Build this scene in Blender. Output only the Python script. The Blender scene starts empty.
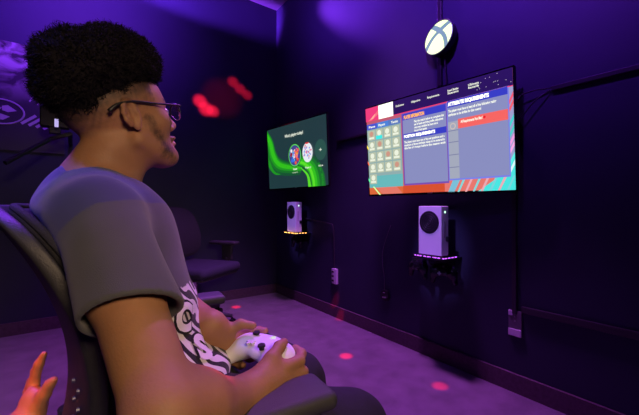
import bpy, bmesh, math, random
import numpy as np
from mathutils import Vector, Matrix
random.seed(7); rng = np.random.default_rng(7)
C = bpy.context.scene.collection
PI = math.pi
PSI = math.radians(35.8)          # heading of the camera, clockwise from +Y
RZ = Matrix.Rotation(-PSI, 4, 'Z')
EYE = 0.9
def W(u, v, z=0.0):               # from "viewer right / viewer ahead / height" to room axes
    return RZ @ Vector((u, v, z))
X0, X1, Y0, Y1, H = -2.6, 1.75, -2.4, 3.21, 3.0

# ------------------------------------------------------------------ materials
MATS = {}
def mat(name, col, rough=0.6, metal=0.0, noise=0.0, nscale=40, bump=0.0, bscale=200, emit=None, estr=0.0,
        sss=0.0, alpha=None, sheen=0.0, trans=0.0, ior=None, spec=None):
    if name in MATS: return MATS[name]
    m = bpy.data.materials.new(name); m.use_nodes = True; MATS[name] = m
    nt = m.node_tree; b = nt.nodes['Principled BSDF']
    b.inputs['Base Color'].default_value = (*col, 1); b.inputs['Roughness'].default_value = rough
    b.inputs['Metallic'].default_value = metal
    if spec is not None: b.inputs['Specular IOR Level'].default_value = spec
    if sheen: b.inputs['Sheen Weight'].default_value = sheen
    if trans: b.inputs['Transmission Weight'].default_value = trans
    if ior: b.inputs['IOR'].default_value = ior
    if sss:
        b.inputs['Subsurface Weight'].default_value = sss
        b.inputs['Subsurface Radius'].default_value = (1, .35, .2); b.inputs['Subsurface Scale'].default_value = .008
    if emit:
        b.inputs['Emission Color'].default_value = (*emit, 1); b.inputs['Emission Strength'].default_value = estr
    tc = nt.nodes.new('ShaderNodeTexCoord')
    n = nt.nodes.new('ShaderNodeTexNoise'); n.inputs['Scale'].default_value = nscale; n.inputs['Detail'].default_value = 4
    nt.links.new(tc.outputs['Object'], n.inputs['Vector'])
    mx = nt.nodes.new('ShaderNodeMixRGB'); mx.blend_type = 'MULTIPLY'; mx.inputs[0].default_value = noise
    mx.inputs[1].default_value = (*col, 1)
    mr = nt.nodes.new('ShaderNodeMapRange'); mr.inputs[1].default_value = .3; mr.inputs[2].default_value = .7
    mr.inputs[3].default_value = .35; mr.inputs[4].default_value = 1.3; mr.clamp = False
    nt.links.new(n.outputs['Fac'], mr.inputs[0]); nt.links.new(mr.outputs[0], mx.inputs[2])
    nt.links.new(mx.outputs[0], b.inputs['Base Color'])
    if bump:
        n2 = nt.nodes.new('ShaderNodeTexNoise'); n2.inputs['Scale'].default_value = bscale; n2.inputs['Detail'].default_value = 3
        nt.links.new(tc.outputs['Object'], n2.inputs['Vector'])
        bp = nt.nodes.new('ShaderNodeBump'); bp.inputs['Strength'].default_value = bump; bp.inputs['Distance'].default_value = .002
        nt.links.new(n2.outputs['Fac'], bp.inputs['Height']); nt.links.new(bp.outputs[0], b.inputs['Normal'])
    return m
def emis(name, col, s=1.0):
    if name in MATS: return MATS[name]
    m = bpy.data.materials.new(name); m.use_nodes = True; MATS[name] = m
    b = m.node_tree.nodes['Principled BSDF']; b.inputs['Base Color'].default_value = (.01, .01, .01, 1)
    b.inputs['Roughness'].default_value = .5
    b.inputs['Emission Color'].default_value = (*[(c/255)**2.2 for c in col], 1); b.inputs['Emission Strength'].default_value = s
    return m
def multi_attr(m, attr, col2, col3=None):
    """mix the base colour towards col2 with the red channel of a per-vertex tone attribute"""
    nt = m.node_tree; b = nt.nodes['Principled BSDF']
    src = b.inputs['Base Color'].links[0].from_socket
    a = nt.nodes.new('ShaderNodeAttribute'); a.attribute_name = attr
    s = nt.nodes.new('ShaderNodeSeparateColor'); nt.links.new(a.outputs['Color'], s.inputs[0])
    mx = nt.nodes.new('ShaderNodeMixRGB'); mx.inputs[2].default_value = (*col2, 1)
    nt.links.new(s.outputs[0], mx.inputs[0]); nt.links.new(src, mx.inputs[1])
    out = mx.outputs[0]
    if col3:
        mx2 = nt.nodes.new('ShaderNodeMixRGB'); mx2.inputs[2].default_value = (*col3, 1)
        nt.links.new(s.outputs[1], mx2.inputs[0]); nt.links.new(out, mx2.inputs[1]); out = mx2.outputs[0]
    nt.links.new(out, b.inputs['Base Color'])

M_wall = mat('wall_paint', (.036, .042, .075), .62, noise=.15, nscale=3, bump=.25, bscale=160, spec=.3)
M_ceil = mat('ceiling_paint', (.62, .6, .6), .8, noise=.1, nscale=6, bump=.3, bscale=120)
M_carpet = mat('carpet', (.20, .15, .19), .95, noise=.45, nscale=9, bump=1.0, bscale=420, sheen=.3)
M_cove = mat('carpet_cove', (.115, .075, .095), .95, noise=.35, nscale=60, bump=.8, bscale=420)
M_black = mat('black_plastic', (.012, .012, .014), .45, noise=.1)
M_blackg = mat('gloss_black', (.008, .008, .01), .18)
M_dark = mat('charcoal_plastic', (.045, .045, .05), .5, noise=.2, nscale=80, bump=.3, bscale=500)
M_pad = mat('armrest_pad', (.045, .044, .05), .6, noise=.15, nscale=60, bump=.3, bscale=600)
M_mesh = mat('mesh_fabric', (.03, .03, .034), .85, noise=.5, nscale=420, bump=1.0, bscale=700)
M_cush = mat('seat_fabric', (.028, .03, .05), .9, noise=.4, nscale=300, bump=.8, bscale=600)
M_white = mat('white_plastic', (.82, .82, .84), .4)
M_chrome = mat('chrome', (.7, .7, .72), .2, 1.0)
M_steel = mat('steel', (.35, .35, .37), .35, 1.0)
M_skin = mat('skin', (.37, .18, .092), .6, noise=.16, nscale=28, bump=.18, bscale=260, sss=.12)
multi_attr(M_skin, 'tone', (.018, .011, .009), (.42, .20, .13))
M_skin2 = mat('skin_fair', (.55, .26, .13), .5, noise=.15, nscale=30, bump=.2, bscale=260, sss=.12)
M_hair = mat('hair', (.006, .0045, .008), .9, noise=.3, nscale=120, spec=.2)
M_shirt = mat('shirt_cotton', (.078, .081, .094), .92, noise=.10, nscale=24, bump=.35, bscale=900, sheen=.15)
M_trouser = mat('trouser_cloth', (.012, .012, .014), .9, noise=.3, nscale=60, bump=.5, bscale=500)
M_nail = mat('nail', (.45, .25, .19), .35)
M_eye = mat('eye_white', (.7, .68, .65), .2)
M_iris = mat('iris', (.03, .015, .01), .15)
M_lens = mat('lens', (.95, .95, 1.0), .03, trans=1.0, ior=1.05)
M_shoe = mat('shoe_leather', (.04, .04, .045), .6)

# ------------------------------------------------------------------ object helpers
def link(name, me, parent=None, m=None, smooth=False):
    o = bpy.data.objects.new(name, me); C.objects.link(o)
    if m is not None:
        for k in (m if isinstance(m, (list, tuple)) else [m]): me.materials.append(k)
    if parent: o.parent = parent
    if smooth:
        me.polygons.foreach_set('use_smooth', [True]*len(me.polygons))
    return o
def obj(name, bm, m, parent=None, smooth=False):
    me = bpy.data.meshes.new(name); bm.normal_update(); bm.to_mesh(me); bm.free()
    return link(name, me, parent, m, smooth)
def tag(o, label=None, cat=None, group=None, kind=None):
    if label: o['label'] = label
    if cat: o['category'] = cat
    if group: o['group'] = group
    if kind: o['kind'] = kind
    return o
def thing(name, label, cat, loc, rz=0, group=None):
    o = bpy.data.objects.new(name, None); C.objects.link(o); o.location = loc; o.rotation_euler = (0, 0, rz)
    o.empty_display_size = .05
    return tag(o, label, cat, group)
def dup(root, loc, rz, label, group=None):
    r = root.copy(); C.objects.link(r); r.location = loc; r.rotation_euler = (0, 0, rz); r['label'] = label
    if group: r['group'] = group
    for ch in list(root.children):
        c = ch.copy(); C.objects.link(c); c.parent = r
        for g in ch.children:
            d = g.copy(); C.objects.link(d); d.parent = c
    return r
def box(bm, c, s, M=None, bev=0.0, mi=0, seg=2):
    M = M or Matrix.Identity(4)
    r = bmesh.ops.create_cube(bm, size=1, matrix=M @ Matrix.Translation(c) @ Matrix.Diagonal((*s, 1)))
    vs = r['verts']; fs = set(f for v in vs for f in v.link_faces)
    if bev:
        e = list(set(e for v in vs for e in v.link_edges))
        q = bmesh.ops.bevel(bm, geom=e, offset=bev, segments=seg, affect='EDGES', profile=.5)
        fs = set(q['faces']) | set(f for f in fs if f.is_valid)
        for v in q['verts']:
            for f in v.link_faces: fs.add(f)
    for f in fs: f.material_index = mi
def cyl(bm, p, q, r1, r2=None, seg=16, mi=0):
    p = Vector(p); q = Vector(q); d = q-p; r2 = r1 if r2 is None else r2
    M = Matrix.Translation((p+q)/2) @ d.to_track_quat('Z', 'Y').to_matrix().to_4x4()
    r = bmesh.ops.create_cone(bm, cap_ends=True, segments=seg, radius1=r1, radius2=r2, depth=d.length, matrix=M)
    for v in r['verts']:
        for f in v.link_faces: f.material_index = mi
def tube(bm, pts, r, seg=8, rfun=None, mi=0, closed=False):
    pts = [Vector(p) for p in pts]; rings = []
    n = len(pts); up = None
    for i, p in enumerate(pts):
        a = pts[(i-1) % n] if (closed or i > 0) else p; b = pts[(i+1) % n] if (closed or i < n-1) else p
        t = (b-a).normalized()
        if up is None:
            up = t.orthogonal().normalized()
        up = (up - t*up.dot(t)).normalized(); s = t.cross(up)
        rr = rfun(i/(n-1)) if rfun else r
        rings.append([bm.verts.new(p + (up*math.cos(2*PI*k/seg) + s*math.sin(2*PI*k/seg))*rr) for k in range(seg)])
    m = n if closed else n-1
    for i in range(m):
        A, B = rings[i], rings[(i+1) % n]
        for k in range(seg):
            f = bm.faces.new((A[k], A[(k+1) % seg], B[(k+1) % seg], B[k])); f.material_index = mi
    if not closed:
        bm.faces.new(rings[0][::-1]).material_index = mi; bm.faces.new(rings[-1]).material_index = mi
def spline(P, n=8):
    P = [Vector(p) for p in P]; out = []
    for i in range(len(P)-1):
        a = P[i-1] if i else P[i]*2-P[i+1]; b, c = P[i], P[i+1]; d = P[i+2] if i+2 < len(P) else c*2-b
        for k in range(n):
            t = k/n
            out.append(.5*((2*b)+(c-a)*t+(2*a-5*b+4*c-d)*t*t+(3*b-a-3*c+d)*t**3))
    out.append(P[-1]); return out

# ------------------------------------------------------------------ smooth solids (distance field -> one continuous mesh)
def v3(a): return np.array(a, dtype=np.float32)
def ell(c, r, R=None, k=.02): return ('e', v3(c), v3(r), None if R is None else np.array(R, dtype=np.float32), k)
def cone(a, b, ra, rb, k=.02): return ('c', v3(a), v3(b), ra, rb, k)
def chain(pts, rs, k=.02): return [cone(pts[i], pts[i+1], rs[i], rs[i+1], k if i == 0 else .006) for i in range(len(pts)-1)]
def sd(pr, P):
    if pr[0] == 'e':
        q = P-pr[1]
        if pr[3] is not None: q = q @ pr[3]          # columns of R are the axes
        k0 = np.linalg.norm(q/pr[2], axis=1); k1 = np.linalg.norm(q/(pr[2]**2), axis=1)+1e-6
        return k0*(k0-1)/k1
    a, b, ra, rb = pr[1:5]; d = b-a
    t = np.clip(((P-a) @ d)/max(float(d @ d), 1e-9), 0, 1)
    return np.linalg.norm(P-a-t[:, None]*d, axis=1)-(ra+(rb-ra)*t)
def smin(a, b, k):
    h = np.clip(k-np.abs(a-b), 0, None)/k
    return np.minimum(a, b)-h*h*k*.25
def smax(a, b, k): return -smin(-a, -b, k)
def union(prims, P):
    s = None
    for p in prims:
        d = sd(p, P); s = d if s is None else smin(s, d, p[-1])
    return s
def mesh_field(f, lo, hi, h, margin=.02):
    lo = v3(lo); n = np.ceil((v3(hi)-lo)/h).astype(int)+1
    B = 12; nb = (n+B-1)//B; N = nb*B
    S = np.ones(tuple(N), dtype=np.float32)
    bi = np.stack(np.meshgrid(*[np.arange(k) for k in nb], indexing='ij'), -1).reshape(-1, 3)
    cen = lo+(bi*B+B/2)*h
    d = np.concatenate([f(cen[i:i+60000].astype(np.float32)) for i in range(0, len(cen), 60000)])
    act = np.abs(d) < B*h*.87*1.25+margin
    for b in bi[(~act) & (d < 0)]: S[b[0]*B:b[0]*B+B, b[1]*B:b[1]*B+B, b[2]*B:b[2]*B+B] = -1
    g = np.stack(np.meshgrid(*[np.arange(B)]*3, indexing='ij'), -1).reshape(-1, 3)
    ab = bi[act]
    for i in range(0, len(ab), 100):
        q = ab[i:i+100]; P = (lo+(q[:, None, :]*B+g[None])*h).astype(np.float32).reshape(-1, 3)
        val = f(P).reshape(len(q), B, B, B)
        for b, s in zip(q, val): S[b[0]*B:b[0]*B+B, b[1]*B:b[1]*B+B, b[2]*B:b[2]*B+B] = s
    S[0], S[-1], S[:, 0], S[:, -1], S[:, :, 0], S[:, :, -1] = [abs(x)+1e-4 for x in (S[0], S[-1], S[:, 0], S[:, -1], S[:, :, 0], S[:, :, -1])]
    I = S < 0
    cnt = np.zeros(tuple(N-1), dtype=np.int8)
    for a in (0, 1):
        for b in (0, 1):
            for c in (0, 1): cnt += I[a:N[0]-1+a, b:N[1]-1+b, c:N[2]-1+c]
    cells = np.argwhere((cnt > 0) & (cnt < 8)); idx = np.full(tuple(N-1), -1, dtype=np.int32)
    idx[tuple(cells.T)] = np.arange(len(cells))
    acc = np.zeros((len(cells), 3), dtype=np.float64); num = np.zeros(len(cells))
    cor = [np.array(c) for c in ((0,0,0),(1,0,0),(0,1,0),(1,1,0),(0,0,1),(1,0,1),(0,1,1),(1,1,1))]
    val = [S[tuple((cells+c).T)] for c in cor]
    for i in range(8):
        for j in range(i+1, 8):
            if abs(cor[i]-cor[j]).sum() != 1: continue
            a, b = val[i], val[j]; m = (a < 0) != (b < 0)
            t = np.where(m, a/np.where(m, a-b, 1), 0)
            acc += np.where(m[:, None], cor[i]+t[:, None]*(cor[j]-cor[i]), 0); num += m
    V = lo+(cells+acc/num[:, None])*h
    F = []
    for ax in range(3):
        o = [1, 1, 1]; o[ax] = 0
        sl0 = tuple(slice(1, None) if k != ax else slice(0, -1) for k in range(3))
        sl1 = tuple(slice(1, None) for k in range(3))
        A, Bv = I[sl0], I[sl1]
        e = np.argwhere(A != Bv)+np.array(o)
        e = e[np.all(e < N-1, axis=1)]
        if not len(e): continue
        u, w = (ax+1) % 3, (ax+2) % 3
        du = np.zeros(3, int); du[u] = 1; dw = np.zeros(3, int); dw[w] = 1
        q = np.stack([idx[tuple((e-du-dw).T)], idx[tuple((e-dw).T)], idx[tuple(e.T)], idx[tuple((e-du).T)]], 1)
        flip = ~I[tuple(e.T)]
        q[flip] = q[flip][:, ::-1]; F.append(q)
    F = np.concatenate(F); F = F[(F >= 0).all(1)]
    return V, F
def field_obj(name, f, lo, hi, h, m, parent=None, origin=(0, 0, 0), relax=1):
    V, F = mesh_field(f, lo, hi, h)
    me = bpy.data.meshes.new(name); V = V-np.array(origin)
    me.vertices.add(len(V)); me.vertices.foreach_set('co', V.astype(np.float32).ravel())
    me.loops.add(len(F)*4); me.loops.foreach_set('vertex_index', F.astype(np.int32).ravel())
    me.polygons.add(len(F)); me.polygons.foreach_set('loop_start', np.arange(0, len(F)*4, 4, dtype=np.int32))
    me.update(calc_edges=True); me.validate()
    o = link(name, me, parent, m, True)
    if relax:
        s = o.modifiers.new('relax', 'SMOOTH'); s.factor = .5; s.iterations = relax
    return o, V+np.array(origin)
def wob(P, sc, seed=0):
    r = np.random.default_rng(seed); s = np.zeros(len(P), dtype=np.float32)
    for i in range(7):
        k = r.normal(size=3); k = (k/np.linalg.norm(k)*sc*(.7+.8*i/6)).astype(np.float32)
        s += np.sin(P @ k + r.uniform(0, 6.28))
    return s/3.5

# ------------------------------------------------------------------ the room
def plane_box(name, c, s, m):
    bm = bmesh.new(); box(bm, c, s); o = obj(name, bm, m); tag(o, kind='structure'); return o
cx, cy = (X0+X1)/2, (Y0+Y1)/2
plane_box('floor', (cx, cy, -.05), (X1-X0+.4, Y1-Y0+.4, .1), M_carpet)
plane_box('ceiling', (cx, cy, H+.05), (X1-X0+.4, Y1-Y0+.4, .1), M_ceil)
plane_box('wall_right', (X1+.05, cy, H/2), (.1, Y1-Y0+.2, H), M_wall)
plane_box('wall_back', (cx, Y1+.05, H/2), (X1-X0, .1, H), M_wall)
plane_box('wall_left', (X0-.05, cy, H/2), (.1, Y1-Y0+.2, H), M_wall)
plane_box('wall_front', (cx, Y0-.05, H/2), (X1-X0, .1, H), M_wall)
plane_box('baseboard_right', (X1-.008, cy, .045), (.016, Y1-Y0, .09), M_cove)
plane_box('baseboard_back', (cx, Y1-.008, .045), (X1-X0-.032, .016, .09), M_cove)

# ------------------------------------------------------------------ televisions
class Screen:
    """flat picture on a television, laid out in 0..1 coordinates, glowing pixels only"""
    def __init__(s, w, h, x0=.006, y0=.014, x1=.994, y1=.986):
        s.bm = bmesh.new(); s.w, s.h = w, h; s.m = []; s.lim = (x0, y0, x1, y1); s.n = 0
    def mi(s, m):
        if m not in s.m: s.m.append(m)
        return s.m.index(m)
    def poly(s, pts, m, lvl):
        x0, y0, x1, y1 = s.lim
        vs = [s.bm.verts.new(((min(max(x, x0), x1)-.5)*s.w, -.0006*lvl, (min(max(y, y0), y1)-.5)*s.h)) for x, y in pts]
        f = s.bm.faces.new(vs); f.material_index = s.mi(m)
        f.normal_update()
        if f.normal.y > 0: f.normal_flip()
    def rect(s, a, b, c, d, m, lvl): s.poly([(a, b), (c, b), (c, d), (a, d)], m, lvl)
    def disc(s, x, y, rx, ry, m, lvl, n=28): s.poly([(x+rx*math.cos(2*PI*k/n), y+ry*math.sin(2*PI*k/n)) for k in range(n)], m, lvl)
    def ribbon(s, pts, ws, m, lvl):
        P = spline([(x*s.w, 0, y*s.h) for x, y in pts], 8); n = len(P)
        L = []; R = []
        for i, p in enumerate(P):
            t = (P[min(i+1, n-1)]-P[max(i-1, 0)]).normalized(); q = Vector((-t.z, 0, t.x))
            f = i/(n-1)*(len(ws)-1); j = min(int(f), len(ws)-2); w = ws[j]+(ws[j+1]-ws[j])*(f-j)
            for A, k in ((L, 1), (R, -1)): c = p+q*w*k; A.append((c.x/s.w, c.z/s.h))
        for i in range(n-1):
            s.poly([L[i], L[i+1], R[i+1], R[i]], m, lvl)
    def text(s, t, x, y, size, m, lvl, w=None, bold=.0):
        cu = bpy.data.curves.new('t', 'FONT'); cu.body = t; cu.size = 1; cu.resolution_u = 2; cu.offset = bold
        o = bpy.data.objects.new('t', cu); C.objects.link(o); bpy.context.view_layer.update()
        me = bpy.data.meshes.new_from_object(o.evaluated_get(bpy.context.evaluated_depsgraph_get()))
        xs = [v.co.x for v in me.vertices]; wd = (max(xs)-min(xs)) if xs else 1
        sx = (w*s.w/wd) if w else size*s.h
        k = s.mi(m); base = len(s.bm.verts)
        vs = [s.bm.verts.new(((x-.5)*s.w+v.co.x*sx, -.0006*lvl, (y-.5)*s.h+v.co.y*size*s.h)) for v in me.vertices]
        for p in me.polygons:
            try:
                f = s.bm.faces.new([vs[i] for i in p.vertices]); f.material_index = k; f.normal_update()
                if f.normal.y > 0: f.normal_flip()
            except ValueError: pass
        bpy.data.objects.remove(o); bpy.data.curves.remove(cu); bpy.data.meshes.remove(me)
def television(label, c, yaw, tilt, w, h, S, group=None):
    """hangs on a swing bracket; local x runs to the viewer's right along the screen, y goes into the wall"""
    rz = -PI/2+yaw
    t = thing('television', label, 'television', c, rz, group); t.rotation_euler = (tilt, 0, rz)
    bm = bmesh.new(); box(bm, (0, .012, 0), (w, .022, h), bev=.003)
    box(bm, (0, .04, -.03), (w*.62, .04, h*.62), bev=.01); obj('housing', bm, M_black, t)
    bm = bmesh.new()
    b = .006
    box(bm, (0, -.001, h/2-b/2), (w, .004, b)); box(bm, (0, -.001, -h/2+b), (w, .004, 2*b))
    for sx in (-1, 1): box(bm, (sx*(w/2-b/2), -.001, 0), (b, .004, h))
    obj('bezel', bm, M_blackg, t)
    bm = bmesh.new(); box(bm, (0, -.004, -h/2+.007), (.03, .002, .006)); obj('maker_badge', bm, M_steel, t)
    scr = obj('screen', S.bm, S.m, t)
    return t
E_ = emis
# --- the big one
S = Screen(.9085, .5849)
bg = E_('s_dusty_red', (190, 92, 112), 1.0)
S.rect(0, 0, 1, 1, bg, 1)
S.rect(0, 0, .33, .115, E_('s_orange', (222, 104, 60), 1), 2)
S.rect(.3, 0, .66, .13, E_('s_orange2', (214, 82, 48), 1), 3)
S.poly([(.13, 0), (.30, 0), (.24, .11), (.06, .11)], E_('s_salmon', (228, 120, 104), 1), 4)
S.rect(.6, 0, 1, .13, E_('s_coral', (232, 118, 108), 1), 4)
S.poly([(.80, 0), (1, 0), (1, .30), (.965, .18)], E_('s_aqua', (70, 220, 215), 1.1), 6)
S.poly([(.62, 0), (.66, 0), (.70, .13), (.655, .13)], E_('s_aqua2', (120, 190, 215), 1), 5)
for k in range(7):
    x = .68+k*.045
    S.poly([(x, 0), (x+.012, 0), (x+.05, .13), (x+.036, .13)], E_('s_pinkish', (236, 170, 180), 1) if k % 2 else E_('s_aqua3', (120, 215, 220), 1), 7)
S.rect(.968, .10, 1, .84, E_('s_lilac', (158, 158, 205), 1), 5)
for k, (y, c) in enumerate(((.74, (235, 90, 110)), (.68, (240, 90, 100)), (.56, (60, 205, 200)), (.48, (70, 200, 190)), (.41, (235, 150, 215)), (.35, (240, 160, 220)), (.26, (90, 230, 220)), (.2, (210, 240, 245)))):
    S.poly([(.972, y-.05), (1, y+.02), (1, y+.06), (.972, y-.01)], E_('s_streak%d' % k, c, 1.1), 8)
S.poly([(.62, .86), (1, .86), (1, .70), (.97, .80)], E_('s_greyred', (168, 120, 140), 1), 3)
S.rect(0, .845, 1, 1, E_('s_navy', (44, 26, 92), .9), 9)
S.rect(0, .838, 1, .846, E_('s_redline', (235, 60, 110), 1.1), 10)
S.rect(0, .845, .125, 1, E_('s_pink', (236, 62, 120), 1.05), 10)
S.poly([(.02, .845), (.06, .845), (.125, .95), (.125, .90)], E_('s_pink2', (245, 120, 130), 1), 11)
S.poly([(.045, .855), (.075, .86), (.10, .91), (.085, .90)], E_('s_pink3', (250, 170, 150), 1.1), 12)
wt = E_('s_white', (255, 255, 238), 1.5); wt2 = E_('s_white2', (245, 248, 228), 1.15)
S.rect(.125, .838, .249, .985, wt, 12)
for x, w_, ts in ((.272, .075, ['Evolutions']), (.392, .078, ['Objective']), (.508, .094, ['Requirements']), (.641, .078, ['Squad Battles', 'Seasons']), (.764, .07, ['Ultimate', 'Rewards'])):
    for j, tx in enumerate(ts):
        S.text(tx, x, .918-(.024*j if len(ts) > 1 else .0)+(.012 if len(ts) > 1 else 0), .027, wt2, 12, w=w_*.85, bold=.02)
for k in range(16): 
    a, b = random.uniform(.80, .99), random.uniform(.87, .975); S.disc(a, b, .0018, .0028, wt2, 11, 6)
# left list
S.rect(.012, .095, .305, .80, E_('s_teal', (104, 188, 190), .95), 9)
S.rect(.012, .225, .305, .745, E_('s_paleteal', (146, 176, 176), .95), 10)
S.rect(.012, .745, .105, .805, E_('s_blue', (72, 86, 205), 1), 11); S.rect(.105, .745, .205, .805, E_('s_blue2', (78, 130, 215), 1), 11)
S.rect(.205, .745, .305, .805, E_('s_blue3', (88, 120, 190), 1), 11)
for x, tx in ((.030, 'Pace'), (.118, 'Players'), (.228, 'Tactic')): S.text(tx, x, .762, .034, wt2, 12, w=.058, bold=.03)
tile = E_('s_tile', (184, 194, 168), 1); tile2 = E_('s_tile2', (226, 232, 212), 1.1)
for r_ in range(5):
    for c_ in range(4 if r_ < 4 else 1):
        x = .022+c_*.070; y = .625-r_*.122
        S.rect(x, y, x+.062, y+.108, tile, 12)
        S.disc(x+.031, y+.068, .018, .030, tile2 if (r_*4+c_) % 5 else E_('s_tilered', (205, 150, 130), 1), 13, 12)
        S.rect(x+.008, y+.012, x+.054, y+.034, tile2, 13)
S.rect(.094, .625, .150, .665, E_('s_cyan', (60, 225, 220), 1.1), 14)
# middle card
slate = E_('s_slate', (136, 141, 190), 1.0); royal = E_('s_royal', (56, 64, 195), 1)
S.rect(.312, .10, .632, .835, E_('s_violet', (120, 80, 175), 1), 9)
S.rect(.322, .118, .626, .825, slate, 10); S.rect(.322, .765, .626, .827, royal, 11)
S.text('PLAYER INFORMATION', .332, .775, .048, E_('s_amber', (255, 175, 60), 1.3), 12, w=.15, bold=.05)
lines = ['Play the match below to complete the', 'set of tasks and the profile objectives', 'once every condition has been met at', 'the end of each separate']
for j, tx in enumerate(lines[:4]): S.text(tx, .408, .722-.030*j, .030, wt2, 12, w=(.205, .2, .165, .09)[j], bold=.03)
S.rect(.322, .568, .626, .625, royal, 11); S.rect(.322, .56, .45, .575, E_('s_slate2', (110, 130, 175), .95), 12)
S.text('POSITION REQUIREMENTS', .328, .584, .040, wt, 13, w=.225, bold=.05)
for j, tx in enumerate(['The player must have one of the set positions and a', 'maximum of three attribute values to be entered in', 'this list of groups before the season ends']):
    S.text(tx, .328, .530-.030*j, .030, wt2, 12, w=(.285, .285, .29)[j], bold=.03)
# right card
S.rect(.632, .122, .974, .850, E_('s_periw', (120, 128, 230), 1), 9)
S.rect(.637, .137, .968, .845, slate, 10); S.rect(.637, .785, .968, .845, royal, 11)
S.text('ATTRIBUTE REQUIREMENTS', .642, .800, .043, wt, 12, w=.235, bold=.06)
for j, tx in enumerate(['The player must have at least all of the following rating', 'attributes to be eligible for this reward']):
    S.text(tx, .642, .742-.034*j, .032, wt2, 12, w=(.27, .19)[j], bold=.03)
S.rect(.637, .137, .698, .655, E_('s_grey', (166, 172, 190), .95), 11)
for y in (.570, .467, .352, .238): S.rect(.637, y, .698, y+.006, E_('s_greyd', (112, 116, 160), .95), 12)
S.rect(.698, .583, .968, .668, E_('s_alert', (236, 98, 92), 1.1), 11)
S.text('All Requirements Not Met !', .715, .628, .034, wt2, 12, w=.125, bold=.03)
S.disc(.848, .639, .007, .011, E_('s_alertd', (225, 20, 20), 1.2), 12, 12)
S.disc(.667, .612, .018, .03, E_('s_ring', (205, 190, 185), 1), 12, 16); S.disc(.667, .612, .012, .02, E_('s_grey', (0, 0, 0)), 13, 16)
S.poly([(.045, .105), (.055, .11), (.115, .012), (.10, .012)], E_('s_lime', (190, 240, 150), 1.3), 13)
for y, c in ((.58, 's_yel'), (.40, 's_or'), (.21, 's_grn')):
    S.poly([(.007, y), (.02, y-.03), (.02, y-.06), (.007, y-.03)], E_(c, {'s_yel': (250, 220, 60), 's_or': (250, 110, 60), 's_grn': (90, 240, 150)}[c], 1.3), 13)
TV1 = television('large glowing television with a red and blue game menu under the round sign', (1.63, 1.2033, 1.2671), .0899, .0703, .9085, .5849, S)
# --- the small one
S = Screen(.8437, .5916)
S.rect(0, 0, 1, 1, E_('g_slate', (38, 62, 66), .95), 1)
def grn(i): return E_('g_%d' % i, [(28, 84, 52), (30, 112, 44), (38, 150, 38), (54, 190, 34), (92, 222, 44), (24, 90, 44)][i], 1)
pA = [(-.02, 1.0), (.07, .83), (.12, .62), (.22, .47), (.40, .40), (.62, .37)]
for i, (off, ws) in enumerate(((0, (.05, .055, .06, .06, .05, .04)), (.012, (.04, .045, .05, .045, .035, .03)), (.02, (.03, .032, .036, .03, .022, .02)), (.026, (.016, .02, .02, .016, .012, .01)))):
    S.ribbon([(x-.04+off*1.2, y-.08+off*.6) for x, y in pA], [w*1.35 for w in ws], grn(i), 2+i)
S.ribbon([(-.02, .62), (.05, .42), (.12, .30), (.24, .24)], (.045, .04, .025, .004), grn(1), 2)
S.ribbon([(-.02, .56), (.05, .37), (.13, .27), (.22, .24)], (.03, .02, .012, .003), grn(2), 3)
pB = [(.50, .42), (.66, .40), (.78, .30), (.83, .15), (.84, 0)]
for i, w in enumerate((.085, .07, .052, .034, .014)):
    S.ribbon([(x-.012*i, y-.006*i) for x, y in pB], (w*.5, w*.8, w, w, w*.95), grn(min(i, 4)), 6+i)
S.ribbon([(.86, .34), (.905, .18), (.915, 0)], (.012, .02, .02), grn(2), 6); S.ribbon([(.875, .34), (.93, .18), (.95, 0)], (.004, .008, .008), grn(1), 7)
S.ribbon([(.60, .30), (.70, .18), (.73, 0)], (.004, .012, .02), grn(4), 12)
gw = E_('g_white', (225, 232, 215), 1.1)
S.text("Who's playing today?", .345, .795, .062, gw, 13, w=.31, bold=.03)
S.disc(.505, .50, .112, .178, E_('g_ringd', (24, 60, 34), 1), 13); S.disc(.505, .50, .105, .168, E_('g_ring', (90, 200, 90), 1.1), 14); S.disc(.505, .50, .095, .152, E_('g_av', (70, 70, 140), 1), 15)
ac = [(220, 50, 50), (60, 110, 220), (235, 120, 150), (120, 190, 230), (150, 30, 60), (235, 170, 60), (60, 60, 150), (240, 90, 60), (240, 240, 245)]
random.seed(3)
for k in range(46):
    a = random.uniform(0, 2*PI); q = random.uniform(0, .78); cxx, cyy = .505+.095*q*math.cos(a), .50+.152*q*math.sin(a)
    n = random.randint(3, 6); ph = random.uniform(0, 6); s_ = random.uniform(.012, .024)
    j = random.choice((0, 7, 2, 0, 5)) if cxx > .51 else random.choice((1, 3, 6, 4, 8, 2))
    S.poly([(cxx+s_*math.cos(ph+2*PI*i/n), cyy+1.5*s_*math.sin(ph+2*PI*i/n)) for i in range(n)], E_('g_c%d' % j, ac[j], 1), 16+k % 6)
S.disc(.712, .51, .078, .142, E_('g_wd', (222, 226, 232), 1.1), 14)
for k in range(26):
    a = random.uniform(0, 2*PI); q = random.uniform(.1, .85)
    S.disc(.712+.078*q*math.cos(a), .51+.142*q*math.sin(a), .009, .015, E_('g_d%d' % (k % 4), [(210, 120, 180), (120, 150, 230), (150, 160, 225), (225, 110, 120)][k % 4], 1), 15+k % 3, 8)
S.disc(.712, .643, .03, .012, E_('g_c0', (0, 0, 0)), 18)
S.disc(.905, .515, .082, .145, E_('g_addd', (46, 84, 76), 1), 14)
S.rect(.902, .495, .909, .537, gw, 15); S.rect(.886, .512, .925, .520, gw, 15)
S.text('Guest', .468, .282, .042, gw, 14, w=.07, bold=.03); S.text('Not signed in', .455, .235, .026, gw, 14, w=.09)
S.text('Player 2', .668, .282, .036, gw, 14, w=.09, bold=.02); S.text('Add new', .868, .286, .036, gw, 14, w=.07, bold=.02)
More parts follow.
